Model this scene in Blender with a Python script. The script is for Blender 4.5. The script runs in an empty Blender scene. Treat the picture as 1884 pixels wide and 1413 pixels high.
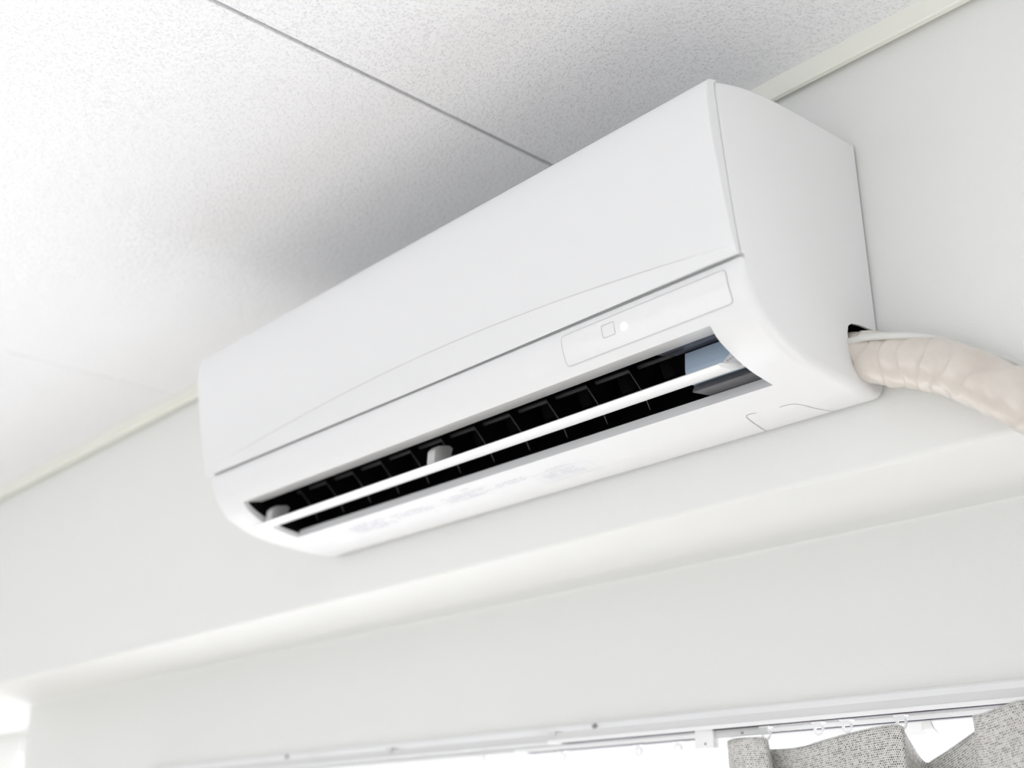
import bpy, bmesh, math, random
from mathutils import Vector, Matrix

SC = bpy.context.scene
COL = SC.collection
random.seed(7)

# ------------------------------------------------------------------ camera
cam_d = bpy.data.cameras.new('camera')
cam = bpy.data.objects.new('camera', cam_d)
COL.objects.link(cam)
cam.location = (0.49373, -0.88757, -0.34908)
cam.rotation_euler = tuple(math.radians(a) for a in (110.72532, 0.44109, 47.36753))
cam_d.sensor_width = 36.0
cam_d.lens = 36.0 * 2239.376 / 1884.0
cam_d.clip_start = 0.02
cam_d.dof.use_dof = True
cam_d.dof.focus_distance = 1.06
cam_d.dof.aperture_fstop = 3.7
SC.camera = cam

# ------------------------------------------------------------------ light
world = bpy.data.worlds.new('overcast_sky')
SC.world = world
world.use_nodes = True
bg = world.node_tree.nodes['Background']
bg.inputs[0].default_value = (0.945, 0.975, 1.02, 1)
bg.inputs[1].default_value = 1.32
world.cycles.sampling_method = 'NONE'

ROOM = dict(x0=-3.4, x1=2.4, y0=-3.3, z0=-2.06)
ZC = 0.3487          # ceiling height
ZS = -0.0563         # underside of the beam
YW = 0.18            # face of the window wall under the beam
# window openings (x0,x1,z0,z1)
WIN1 = (-1.62, 2.15, -1.75, -0.222)       # under the beam, behind the curtains
FILL_WIN2 = (-3.0, 2.0, -1.95, 0.05)          # opposite wall, unseen behind the camera, added for front fill
WIN3 = (-3.25, -2.45, -1.95, -0.17)        # bay at the far left
FILL_WIN4 = (-2.6, -0.5, -1.95, -0.10)           # right-hand wall, unseen, added for side light (y0,y1,z0,z1)


def daylight(name, loc, rot, sx, sy, radiance, col=(0.98, 0.985, 1.03)):
    """daylight entering through a window opening"""
    d = bpy.data.lights.new(name, 'AREA')
    d.shape = 'RECTANGLE'
    d.size = sx
    d.size_y = sy
    d.energy = radiance * math.pi * sx * sy
    d.color = col
    o = bpy.data.objects.new(name, d)
    COL.objects.link(o)
    o.location = loc
    o.rotation_euler = rot
    return o


daylight('window_daylight', ((WIN1[0] + WIN1[1]) / 2, 0.34, (WIN1[2] + WIN1[3]) / 2),
         (math.radians(-90), 0, 0), WIN1[1] - WIN1[0], WIN1[3] - WIN1[2], 3.2)
daylight('window_daylight', ((FILL_WIN2[0] + FILL_WIN2[1]) / 2, ROOM['y0'] - 0.13, (FILL_WIN2[2] + FILL_WIN2[3]) / 2),
         (math.radians(90), 0, 0), FILL_WIN2[1] - FILL_WIN2[0], FILL_WIN2[3] - FILL_WIN2[2], 0.83)  # front fill daylight through the added opposite window
daylight('window_daylight', ((WIN3[0] + WIN3[1]) / 2, 0.59, (WIN3[2] + WIN3[3]) / 2),
         (math.radians(-90), 0, 0), WIN3[1] - WIN3[0], WIN3[3] - WIN3[2], 10)

sun_d = bpy.data.lights.new('sun', 'SUN')
sun_d.energy = 3.3
sun_d.angle = math.radians(4)
sun_d.color = (1.0, 0.98, 0.95)
sun = bpy.data.objects.new('sun', sun_d)
COL.objects.link(sun)
sun.location = (0, 3, 2)
sun.rotation_euler = (math.radians(-42), 0, math.radians(14))   # high daylight entering over the window sill onto the floor

vs = SC.view_settings
vs.view_transform = 'Standard'
vs.look = 'None'
vs.gamma = 1.0
vs.exposure = 0.0
vs.use_curve_mapping = False
SC.cycles.use_denoising = True
SC.cycles.max_bounces = 8
SC.cycles.diffuse_bounces = 5
SC.cycles.transparent_max_bounces = 12
SC.cycles.adaptive_threshold = 0.04
SC.cycles.caustics_reflective = False
SC.cycles.caustics_refractive = False

# ------------------------------------------------------------------ helpers


def new_mat(name, col, rough=0.5, spec=0.5, metal=0.0):
    m = bpy.data.materials.new(name)
    m.use_nodes = True
    b = m.node_tree.nodes['Principled BSDF']
    b.inputs['Base Color'].default_value = (*col, 1)
    b.inputs['Roughness'].default_value = rough
    b.inputs['Metallic'].default_value = metal
    b.inputs['Specular IOR Level'].default_value = spec
    return m


def nodes(m):
    nt = m.node_tree
    return nt, nt.nodes, nt.links, nt.nodes['Principled BSDF']


def add_bump(m, scale, strength, dist, detail=4.0, rough=0.6, stretch=None, coord='Object'):
    nt, N, L, b = nodes(m)
    tc = N.new('ShaderNodeTexCoord')
    mp = N.new('ShaderNodeMapping')
    if stretch:
        mp.inputs['Scale'].default_value = stretch
    L.new(tc.outputs[coord], mp.inputs['Vector'])
    nz = N.new('ShaderNodeTexNoise')
    nz.inputs['Scale'].default_value = scale
    nz.inputs['Detail'].default_value = detail
    nz.inputs['Roughness'].default_value = rough
    L.new(mp.outputs[0], nz.inputs['Vector'])
    bp = N.new('ShaderNodeBump')
    bp.inputs['Strength'].default_value = strength
    bp.inputs['Distance'].default_value = dist
    L.new(nz.outputs[0], bp.inputs['Height'])
    L.new(bp.outputs[0], b.inputs['Normal'])
    return nz


def obj(name, bm, mat, parent=None, smooth=None):
    me = bpy.data.meshes.new(name)
    bmesh.ops.recalc_face_normals(bm, faces=bm.faces[:])
    bm.to_mesh(me)
    bm.free()
    if mat is not None:
        me.materials.append(mat)
    if smooth is not None:
        for p in me.polygons:
            p.use_smooth = True
        me.set_sharp_from_angle(angle=math.radians(smooth))
    o = bpy.data.objects.new(name, me)
    COL.objects.link(o)
    if parent is not None:
        o.parent = parent
        o.matrix_parent_inverse = parent.matrix_world.inverted()
    return o


def thing(name, loc, label, cat, group=None):
    o = bpy.data.objects.new(name, None)
    o.empty_display_size = 0.05
    o.location = loc
    COL.objects.link(o)
    bpy.context.view_layer.update()
    tag(o, label, cat, group)
    return o


def tag(o, label, cat, group=None):
    o['label'] = label
    o['category'] = cat
    if group:
        o['group'] = group
    return o


def struct(o, label=None):
    o['kind'] = 'structure'
    if label:
        o['label'] = label
    return o


def box(bm, x0, x1, y0, y1, z0, z1, bev=0.0):
    vs_ = [bm.verts.new(p) for p in ((x0, y0, z0), (x1, y0, z0), (x1, y1, z0), (x0, y1, z0),
                                     (x0, y0, z1), (x1, y0, z1), (x1, y1, z1), (x0, y1, z1))]
    fs = [bm.faces.new([vs_[i] for i in q]) for q in
          ((0, 3, 2, 1), (4, 5, 6, 7), (0, 1, 5, 4), (1, 2, 6, 5), (2, 3, 7, 6), (3, 0, 4, 7))]
    if bev > 0:
        es = list({e for f in fs for e in f.edges})
        bmesh.ops.bevel(bm, geom=es, offset=bev, segments=2, affect='EDGES', profile=0.5)
    return bm


def prism_x(bm, poly, x0, x1, bev=0.0):
    """closed polygon of (y,z) extruded along x"""
    a = [bm.verts.new((x0, y, z)) for y, z in poly]
    b = [bm.verts.new((x1, y, z)) for y, z in poly]
    n = len(poly)
    fs = [bm.faces.new(a), bm.faces.new(b[::-1])]
    for i in range(n):
        j = (i + 1) % n
        fs.append(bm.faces.new((a[i], a[j], b[j], b[i])))
    if bev > 0:
        es = list({e for f in fs for e in f.edges})
        bmesh.ops.bevel(bm, geom=es, offset=bev, segments=2, affect='EDGES', profile=0.5)
    return bm


def catmull(pts, n):
    """dense points through pts (tuples of any length)"""
    P = [Vector(p) for p in pts]
    out = []
    for i in range(len(P) - 1):
        p0 = P[i - 1] if i > 0 else P[0] * 2 - P[1]
        p1, p2 = P[i], P[i + 1]
        p3 = P[i + 2] if i + 2 < len(P) else P[-1] * 2 - P[-2]
        for k in range(n):
            t = k / n
            out.append(0.5 * ((2 * p1) + (p2 - p0) * t + (2 * p0 - 5 * p1 + 4 * p2 - p3) * t * t +
                              (3 * p1 - p0 - 3 * p2 + p3) * t ** 3))
    out.append(P[-1].copy())
    return out


def tube(bm, path, rad, seg=12, cap=True):
    """rad: number or function(i, angle, arclength)"""
    P = [Vector(p) for p in path]
    rings = []
    t0 = (P[1] - P[0]).normalized()
    up = Vector((0, 0, 1)) if abs(t0.z) < 0.9 else Vector((1, 0, 0))
    nrm = (up - t0 * up.dot(t0)).normalized()
    s = 0
    for i, p in enumerate(P):
        if i:
            s += (p - P[i - 1]).length
        t = (P[min(i + 1, len(P) - 1)] - P[max(i - 1, 0)]).normalized()
        nrm = (nrm - t * nrm.dot(t)).normalized()
        bn = t.cross(nrm)
        ring = []
        for k in range(seg):
            a = 2 * math.pi * k / seg
            r = rad(i, a, s) if callable(rad) else rad
            ring.append(bm.verts.new(p + (nrm * math.cos(a) + bn * math.sin(a)) * r))
        rings.append(ring)
    for a, b in zip(rings[:-1], rings[1:]):
        for k in range(seg):
            bm.faces.new((a[k], a[(k + 1) % seg], b[(k + 1) % seg], b[k]))
    if cap:
        bm.faces.new(rings[0][::-1])
        bm.faces.new(rings[-1])
    return bm


# ------------------------------------------------------------------ materials
M = {}
M['wall'] = new_mat('vinyl_wallpaper', (0.79, 0.793, 0.772), 0.75, 0.3)


def wallpaper(m):
    nt, N, L, b = nodes(m)
    tc = N.new('ShaderNodeTexCoord')
    nz = N.new('ShaderNodeTexNoise')
    nz.inputs['Scale'].default_value = 560
    nz.inputs['Detail'].default_value = 1
    L.new(tc.outputs['Object'], nz.inputs['Vector'])
    bp = N.new('ShaderNodeBump')
    bp.inputs['Strength'].default_value = 0.30
    bp.inputs['Distance'].default_value = 0.0006
    L.new(nz.outputs[0], bp.inputs['Height'])
    L.new(bp.outputs[0], b.inputs['Normal'])


wallpaper(M['wall'])

M['wall_plain'] = new_mat('plain_white_wall', (0.62, 0.62, 0.605), 0.75, 0.3)
M['ceiling'] = new_mat('spattered_ceiling_board', (0.865, 0.867, 0.882), 0.8, 0.25)


def ceiling_tex(m):
    nt, N, L, b = nodes(m)
    tc = N.new('ShaderNodeTexCoord')
    wn = N.new('ShaderNodeTexNoise')
    wn.inputs['Scale'].default_value = 190
    wn.inputs['Detail'].default_value = 5
    wn.inputs['Roughness'].default_value = 0.65
    L.new(tc.outputs['Object'], wn.inputs['Vector'])
    vo = N.new('ShaderNodeTexVoronoi')
    vo.inputs['Scale'].default_value = 330
    L.new(tc.outputs['Object'], vo.inputs['Vector'])
    # separate blobs of spattered texture with flat land between them
    rp = N.new('ShaderNodeMapRange')
    rp.inputs['From Min'].default_value = 0.52
    rp.inputs['From Max'].default_value = 0.18
    L.new(vo.outputs['Distance'], rp.inputs['Value'])
    ms = N.new('ShaderNodeMapRange')
    ms.inputs['From Min'].default_value = 0.40
    ms.inputs['From Max'].default_value = 0.56
    L.new(wn.outputs[0], ms.inputs['Value'])
    mu = N.new('ShaderNodeMath')
    mu.operation = 'MULTIPLY'
    L.new(rp.outputs[0], mu.inputs[0])
    L.new(ms.outputs[0], mu.inputs[1])
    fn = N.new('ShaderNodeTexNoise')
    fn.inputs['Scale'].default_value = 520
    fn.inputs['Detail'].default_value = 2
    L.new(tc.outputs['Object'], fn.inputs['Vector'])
    f2 = N.new('ShaderNodeMath')
    f2.operation = 'MULTIPLY_ADD'
    f2.inputs[1].default_value = 0.22
    L.new(fn.outputs[0], f2.inputs[0])
    L.new(mu.outputs[0], f2.inputs[2])
    # pin-holes in the board, their shade put into the colour as darker specks
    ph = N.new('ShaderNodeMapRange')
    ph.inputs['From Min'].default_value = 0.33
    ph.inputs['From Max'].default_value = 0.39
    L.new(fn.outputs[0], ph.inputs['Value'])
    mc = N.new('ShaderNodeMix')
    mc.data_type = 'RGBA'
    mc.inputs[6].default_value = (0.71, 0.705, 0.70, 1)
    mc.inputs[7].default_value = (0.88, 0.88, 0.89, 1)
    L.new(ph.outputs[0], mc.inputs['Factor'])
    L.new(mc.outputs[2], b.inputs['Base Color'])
    bp = N.new('ShaderNodeBump')
    bp.inputs['Strength'].default_value = 0.55
    bp.inputs['Distance'].default_value = 0.0016
    L.new(f2.outputs[0], bp.inputs['Height'])
    L.new(bp.outputs[0], b.inputs['Normal'])


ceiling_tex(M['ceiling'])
M['ceiling_back'] = new_mat('ceiling_slab', (0.10, 0.10, 0.10), 0.9)
M['trim'] = new_mat('cream_trim', (0.84, 0.84, 0.765), 0.45, 0.4)
add_bump(M['trim'], 60, 0.1, 0.0005, stretch=(0.2, 4, 4))
M['floor'] = new_mat('pale_wood_floor', (0.66, 0.62, 0.55), 0.45)


def floor_tex(m):
    nt, N, L, b = nodes(m)
    tc = N.new('ShaderNodeTexCoord')
    mp = N.new('ShaderNodeMapping')
    mp.inputs['Scale'].default_value = (1, 9, 1)
    L.new(tc.outputs['Object'], mp.inputs[0])
    nz = N.new('ShaderNodeTexNoise')
    nz.inputs['Scale'].default_value = 6
    L.new(mp.outputs[0], nz.inputs['Vector'])
    cr = N.new('ShaderNodeValToRGB')
    cr.color_ramp.elements[0].color = (0.70, 0.67, 0.62, 1)
    cr.color_ramp.elements[1].color = (0.82, 0.79, 0.74, 1)
    L.new(nz.outputs[0], cr.inputs[0])
    L.new(cr.outputs[0], b.inputs['Base Color'])


floor_tex(M['floor'])

M['plastic'] = new_mat('white_plastic_casing', (0.79, 0.792, 0.793), 0.32, 0.45)
add_bump(M['plastic'], 900, 0.03, 0.0002)
M['panel'] = new_mat('white_front_panel', (0.770, 0.774, 0.776), 0.28, 0.45)
M['display'] = new_mat('glossy_display_strip', (0.80, 0.80, 0.795), 0.12, 0.5)
M['seam'] = new_mat('grey_seam', (0.36, 0.36, 0.35), 0.6)
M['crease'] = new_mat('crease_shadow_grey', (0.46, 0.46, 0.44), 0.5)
M['gasket'] = new_mat('grey_gasket', (0.50, 0.50, 0.50), 0.6)
M['seam_light'] = new_mat('pale_grey_seam', (0.58, 0.58, 0.57), 0.5)
M['black'] = new_mat('black_plastic', (0.004, 0.004, 0.005), 0.5, 0.08)
M['fin'] = new_mat('black_fin_plastic', (0.004, 0.004, 0.005), 0.55, 0.12)
M['rim'] = new_mat('grey_fin_rim', (0.07, 0.07, 0.075), 0.4, 0.4)
M['violet'] = new_mat('violet_grey_plastic', (0.085, 0.085, 0.11), 0.3, 0.5)
M['dark'] = new_mat('charcoal_plastic', (0.055, 0.055, 0.06), 0.4, 0.5)
M['vane'] = new_mat('white_vane_plastic', (0.86, 0.86, 0.86), 0.3, 0.5)
M['tab'] = new_mat('pale_grey_tab', (0.62, 0.62, 0.60), 0.5)
add_bump(M['tab'], 500, 0.2, 0.0005)
M['blue'] = new_mat('blue_grey_gloss_plastic', (0.50, 0.62, 0.74), 0.25, 0.6)
M['print'] = new_mat('lilac_grey_print', (0.66, 0.66, 0.73), 0.6)
M['plate'] = new_mat('galvanised_mounting_plate', (0.22, 0.22, 0.22), 0.5, 0.5, 0.6)

m = bpy.data.materials.new('green_white_indicator')
m.use_nodes = True
_b = m.node_tree.nodes['Principled BSDF']
_b.inputs['Base Color'].default_value = (0.8, 1.0, 0.93, 1)
_b.inputs['Emission Color'].default_value = (0.80, 1.0, 0.93, 1)
_b.inputs['Emission Strength'].default_value = 1.6
M['led'] = m

M['tape'] = new_mat('cream_vinyl_tape', (0.76, 0.70, 0.63), 0.3, 0.5)


def tape_tex(m):
    nt, N, L, b = nodes(m)
    tc = N.new('ShaderNodeTexCoord')
    nz = N.new('ShaderNodeTexNoise')
    nz.inputs['Scale'].default_value = 30
    nz.inputs['Detail'].default_value = 4
    L.new(tc.outputs['Object'], nz.inputs['Vector'])
    cr = N.new('ShaderNodeValToRGB')
    cr.color_ramp.elements[0].position = 0.3
    cr.color_ramp.elements[0].color = (0.60, 0.54, 0.475, 1)
    cr.color_ramp.elements[1].position = 0.7
    cr.color_ramp.elements[1].color = (0.67, 0.625, 0.565, 1)
    L.new(nz.outputs[0], cr.inputs[0])
    L.new(cr.outputs[0], b.inputs['Base Color'])
    n2 = N.new('ShaderNodeTexNoise')
    n2.inputs['Scale'].default_value = 110
    n2.inputs['Detail'].default_value = 3
    mp = N.new('ShaderNodeMapping')
    mp.inputs['Scale'].default_value = (3.0, 0.6, 0.6)
    L.new(tc.outputs['Object'], mp.inputs[0])
    L.new(mp.outputs[0], n2.inputs['Vector'])
    bp = N.new('ShaderNodeBump')
    bp.inputs['Strength'].default_value = 0.35
    bp.inputs['Distance'].default_value = 0.0012
    L.new(n2.outputs[0], bp.inputs['Height'])
    L.new(bp.outputs[0], b.inputs['Normal'])


tape_tex(M['tape'])
_b = M['tape'].node_tree.nodes['Principled BSDF']
_b.inputs['Coat Weight'].default_value = 0.7
_b.inputs['Coat Roughness'].default_value = 0.14
M['cable'] = new_mat('grey_white_cable_sheath', (0.66, 0.66, 0.63), 0.4)
M['rail'] = new_mat('white_enamel_rail', (0.66, 0.66, 0.655), 0.35)
M['rail_slot'] = new_mat('rail_slot_shadow_gap', (0.06, 0.05, 0.06), 0.6)
M['runner'] = new_mat('white_nylon_runner', (0.86, 0.86, 0.86), 0.35)
M['screw'] = new_mat('steel_screw', (0.35, 0.34, 0.32), 0.35, 0.5, 0.8)
M['frame'] = new_mat('white_aluminium_sash', (0.78, 0.78, 0.78), 0.4)

m = bpy.data.materials.new('window_glass')
m.use_nodes = True
nt = m.node_tree
nt.nodes.remove(nt.nodes['Principled BSDF'])
tr = nt.nodes.new('ShaderNodeBsdfTransparent')
tr.inputs[0].default_value = (0.97, 0.97, 0.97, 1)
gl = nt.nodes.new('ShaderNodeBsdfGlossy')
gl.inputs['Roughness'].default_value = 0.02
lw = nt.nodes.new('ShaderNodeLayerWeight')
pw = nt.nodes.new('ShaderNodeMath')
pw.operation = 'POWER'
pw.inputs[1].default_value = 5.0
nt.links.new(lw.outputs['Facing'], pw.inputs[0])
fr = nt.nodes.new('ShaderNodeMath')
fr.operation = 'MULTIPLY_ADD'
fr.inputs[1].default_value = 0.9
fr.inputs[2].default_value = 0.04
nt.links.new(pw.outputs[0], fr.inputs[0])
mx = nt.nodes.new('ShaderNodeMixShader')
nt.links.new(fr.outputs[0], mx.inputs[0])
nt.links.new(tr.outputs[0], mx.inputs[1])
nt.links.new(gl.outputs[0], mx.inputs[2])
nt.links.new(mx.outputs[0], nt.nodes['Material Output'].inputs[0])
M['glass'] = m

m = bpy.data.materials.new('white_sheer_voile')
m.use_nodes = True
nt = m.node_tree
nt.nodes.remove(nt.nodes['Principled BSDF'])
tr = nt.nodes.new('ShaderNodeBsdfTransparent')
tl = nt.nodes.new('ShaderNodeBsdfTranslucent')
tl.inputs[0].default_value = (0.95, 0.95, 0.97, 1)
df = nt.nodes.new('ShaderNodeBsdfDiffuse')
df.inputs[0].default_value = (0.92, 0.92, 0.93, 1)
m1 = nt.nodes.new('ShaderNodeMixShader')
m1.inputs[0].default_value = 0.4
nt.links.new(tl.outputs[0], m1.inputs[1])
nt.links.new(df.outputs[0], m1.inputs[2])
m2 = nt.nodes.new('ShaderNodeMixShader')
m2.inputs[0].default_value = 0.5
nt.links.new(tr.outputs[0], m2.inputs[1])
nt.links.new(m1.outputs[0], m2.inputs[2])
nt.links.new(m2.outputs[0], nt.nodes['Material Output'].inputs[0])
M['sheer'] = m


def fabric():
    m = new_mat('grey_basket_weave', (0.55, 0.54, 0.51), 0.9, 0.1)
    nt, N, L, b = nodes(m)
    uv = N.new('ShaderNodeUVMap')
    uv.uv_map = 'UVMap'
    mp = N.new('ShaderNodeMapping')
    mp.inputs['Scale'].default_value = (460, 520, 1)
    L.new(uv.outputs[0], mp.inputs[0])
    # slight wander of the yarns
    nz = N.new('ShaderNodeTexNoise')
    nz.inputs['Scale'].default_value = 0.35
    L.new(mp.outputs[0], nz.inputs['Vector'])
    sc = N.new('ShaderNodeVectorMath')
    sc.operation = 'SCALE'
    sc.inputs['Scale'].default_value = 0.7
    L.new(nz.outputs['Color'], sc.inputs[0])
    ad = N.new('ShaderNodeVectorMath')
    ad.operation = 'ADD'
    L.new(mp.outputs[0], ad.inputs[0])
    L.new(sc.outputs[0], ad.inputs[1])
    sx = N.new('ShaderNodeSeparateXYZ')
    L.new(ad.outputs[0], sx.inputs[0])

    def mth(op, a, bb=None, val=None):
        n = N.new('ShaderNodeMath')
        n.operation = op
        L.new(a, n.inputs[0])
        if bb is not None:
            L.new(bb, n.inputs[1])
        if val is not None:
            n.inputs[1].default_value = val
        return n.outputs[0]
    row = mth('FLOOR', sx.outputs[1])
    par = mth('MULTIPLY', mth('MODULO', row, val=2.0), val=0.5)
    u = mth('SUBTRACT', mth('FRACT', mth('ADD', sx.outputs[0], par)), val=0.5)
    v = mth('SUBTRACT', mth('FRACT', sx.outputs[1]), val=0.5)
    u2 = mth('MULTIPLY', mth('POWER', mth('ABSOLUTE', u), val=2.0), val=1.3)
    v2 = mth('POWER', mth('ABSOLUTE', v), val=2.0)
    r = mth('SQRT', mth('ADD', u2, v2))
    # which holes are open: cell noise
    fl = N.new('ShaderNodeVectorMath')
    fl.operation = 'FLOOR'
    L.new(ad.outputs[0], fl.inputs[0])
    wn = N.new('ShaderNodeTexWhiteNoise')
    L.new(fl.outputs[0], wn.inputs['Vector'])
    lim = mth('ADD', mth('MULTIPLY', wn.outputs[0], val=0.26), val=0.13)
    hole = N.new('ShaderNodeMapRange')
    L.new(mth('SUBTRACT', r, lim), hole.inputs['Value'])
    hole.inputs['From Min'].default_value = -0.06
    hole.inputs['From Max'].default_value = 0.10
    big = N.new('ShaderNodeTexNoise')
    big.inputs['Scale'].default_value = 0.05
    L.new(mp.outputs[0], big.inputs['Vector'])
    cr = N.new('ShaderNodeValToRGB')
    cr.color_ramp.elements[0].color = (0.60, 0.59, 0.56, 1)
    cr.color_ramp.elements[1].color = (0.76, 0.75, 0.72, 1)
    L.new(big.outputs[0], cr.inputs[0])
    mix = N.new('ShaderNodeMix')
    mix.data_type = 'RGBA'
    L.new(hole.outputs[0], mix.inputs['Factor'])
    mix.inputs[6].default_value = (0.11, 0.10, 0.085, 1)
    L.new(cr.outputs[0], mix.inputs[7])
    L.new(mix.outputs[2], b.inputs['Base Color'])
    bp = N.new('ShaderNodeBump')
    bp.inputs['Strength'].default_value = 0.5
    bp.inputs['Distance'].default_value = 0.0008
    L.new(hole.outputs[0], bp.inputs['Height'])
    L.new(bp.outputs[0], b.inputs['Normal'])
    return m


M['fabric'] = fabric()

# ------------------------------------------------------------------ room shell
R0 = ROOM
XL, XR, YF, ZF = R0['x0'], R0['x1'], R0['y0'], R0['z0']

bm = bmesh.new()
box(bm, XL - .2, XR + .2, YF - .2, 0.7, ZF - .08, ZF)
struct(obj('floor', bm, M['floor']), 'pale wooden floor of the room')

# ceiling: slab above, and boards with open joints as its pieces
bm = bmesh.new()
box(bm, XL - .2, XR + .2, YF - .2, 0.7, ZC + .010, ZC + .11)
ceil = struct(obj('ceiling', bm, M['ceiling_back']), 'white spattered ceiling of large boards with dark joints')
S1, PIT, GAP = -0.3315, 0.932, 0.0044
k0 = -4
for k in range(-3, 4):
    xa = S1 + PIT * (k - 1) + GAP / 2
    xb = S1 + PIT * k - GAP / 2
    xa, xb = max(xa, XL), min(xb, XR)
    if xb - xa < 0.02:
        continue
    dz = 0.0006 * ((k * 7) % 3 - 1)
    for ya, yb in ((-1.86, -0.004), (YF, -1.863)):
        bm = bmesh.new()
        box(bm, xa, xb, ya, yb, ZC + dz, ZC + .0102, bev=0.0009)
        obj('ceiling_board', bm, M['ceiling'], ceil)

# beam that carries the air conditioner (front face y=0, underside ZS), slightly rounded lip
bm = bmesh.new()
r = 0.006
poly = [(0.0, ZC + .02), (0.0, ZS + r)]
for i in range(1, 6):
    a = math.pi / 2 * i / 5
    poly.append((r - r * math.cos(a), ZS + r - r * math.sin(a)))
rc = 0.003
for i in range(0, 7):                       # soft cove where the underside meets the window wall
    a = math.pi / 2 * i / 6
    poly.append((YW - rc + rc * math.sin(a), ZS - rc + rc * math.cos(a)))
poly += [(YW + .02, ZS - rc), (YW + .02, ZC + .02)]
prism_x(bm, poly, -2.2, XR)
struct(obj('wall_back', bm, M['wall'], None, 40), 'white papered beam across the wall under the ceiling')

bm = bmesh.new()                              # the same beam over the bay at the far left
prism_x(bm, [(0.0, ZC + .02), (0.0, ZS + .004), (.004, ZS), (0.6, ZS), (0.6, ZC + .02)], XL, -2.2)
struct(obj('wall_bay_beam', bm, M['wall']), 'white beam over the window bay')

# window wall under the beam
bm = bmesh.new()
x0, x1, z0, z1 = WIN1
yb = 0.31
box(bm, -2.2, XR, YW, yb, z1, ZS)
box(bm, -2.2, x0, YW, yb, ZF, z1)
box(bm, x1, XR, YW, yb, ZF, z1)
box(bm, x0, x1, YW, yb, ZF, z0)
struct(obj('wall_window', bm, M['wall']), 'white papered wall between beam and curtain rail')

# bay back wall with its own window
bm = bmesh.new()
x0, x1, z0, z1 = WIN3
box(bm, XL, -2.2, .445, .56, z1, ZS + .05)
box(bm, XL, x0, .445, .56, ZF, z1)
box(bm, x1, -2.2, .445, .56, ZF, z1)
box(bm, x0, x1, .445, .56, ZF, z0)
struct(obj('wall_bay', bm, M['wall']), 'wall at the back of the window bay')
bm = bmesh.new()
box(bm, -2.2, -2.19, .31, .56, ZF, ZS + .02)
struct(obj('wall_bay_side', bm, M['wall_plain']))

bm = bmesh.new()
box(bm, XL - .12, XL, YF - .12, .56, ZF, ZC + .02)
struct(obj('wall_left', bm, M['wall_plain']), 'white wall at the left end of the room')
bm = bmesh.new()
y0_, y1_, z0, z1 = FILL_WIN4
box(bm, XR, XR + .12, YF - .12, .56, z1, ZC + .02)
box(bm, XR, XR + .12, YF - .12, y0_, ZF, z1)
box(bm, XR, XR + .12, y1_, .56, ZF, z1)
box(bm, XR, XR + .12, y0_, y1_, ZF, z0)
struct(obj('wall_right', bm, M['wall_plain']), 'white wall at the right end of the room')
bm = bmesh.new()
x0, x1, z0, z1 = FILL_WIN2
box(bm, XL, XR, YF - .12, YF, z1, ZC + .02)
box(bm, XL, x0, YF - .12, YF, ZF, z1)
box(bm, x1, XR, YF - .12, YF, ZF, z1)
box(bm, x0, x1, YF - .12, YF, ZF, z0)
struct(obj('wall_front', bm, M['wall_plain']), 'white wall opposite with a wide window')


def window(n, win, ya, yb, label):
    """outer frame, two sashes with panes"""
    x0, x1, z0, z1 = win
    root = bpy.data.objects.new('window_%d' % n, None)
    root.location = ((x0 + x1) / 2, (ya + yb) / 2, z0)
    COL.objects.link(root)
    struct(root, label)
    bpy.context.view_layer.update()
    bm = bmesh.new()
    t = 0.03
    box(bm, x0, x1, ya, yb, z1 - t * .4, z1)
    box(bm, x0, x1, ya, yb, z0, z0 + t)
    box(bm, x0, x0 + t, ya, yb, z0 + t, z1 - t * .4)
    box(bm, x1 - t, x1, ya, yb, z0 + t, z1 - t * .4)
    obj('window_frame', bm, M['frame'], root)
    xm = (x0 + x1) / 2
    ym = (ya + yb) / 2
    for a, b_, q0, q1 in ((x0 + t, xm + .02, ym - .022, ym - .002), (xm - .02, x1 - t, ym + .002, ym + .022)):
        bm = bmesh.new()
        s = .035
        za, zb = z0 + t, z1 - t * .4
        box(bm, a, b_, q0, q1, zb - s * .5, zb)
        box(bm, a, b_, q0, q1, za, za + s)
        box(bm, a, a + s, q0, q1, za + s, zb - s * .5)
        box(bm, b_ - s, b_, q0, q1, za + s, zb - s * .5)
        sash = obj('sash', bm, M['frame'], root)
        bm = bmesh.new()
        box(bm, a + s - .004, b_ - s + .004, (q0 + q1) / 2 - .002, (q0 + q1) / 2 + .002, za + s - .004, zb - s * .5 + .004)
        obj('pane', bm, M['glass'], sash)
    return root


window(1, WIN1, 0.245, 0.305, 'white framed window behind the curtains under the beam')
window(2, FILL_WIN2, YF - .10, YF - .03, 'wide white framed window in the opposite wall')
window(3, WIN3, .48, .54, 'white framed window of the bay')

w4 = window(4, (FILL_WIN4[0], FILL_WIN4[1], FILL_WIN4[2], FILL_WIN4[3]), -.035, .035, 'white framed window in the right-hand wall')
w4.matrix_world = Matrix.Translation((XR + .07, (FILL_WIN4[0] + FILL_WIN4[1]) / 2, FILL_WIN4[2])) @ Matrix.Rotation(math.radians(90), 4, 'Z')

# cornice trim between wall and ceiling
bm = bmesh.new()
prism_x(bm, [(0, ZC + .004), (-.0150, ZC + .004), (-.0150, .3290), (-.0140, .3278), (-.0085, .3278), (-.0085, .3345), (0, .3345)], -2.3, XR)
struct(obj('trim_1', bm, M['trim']), 'cream cornice strip where wall meets ceiling')

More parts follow.
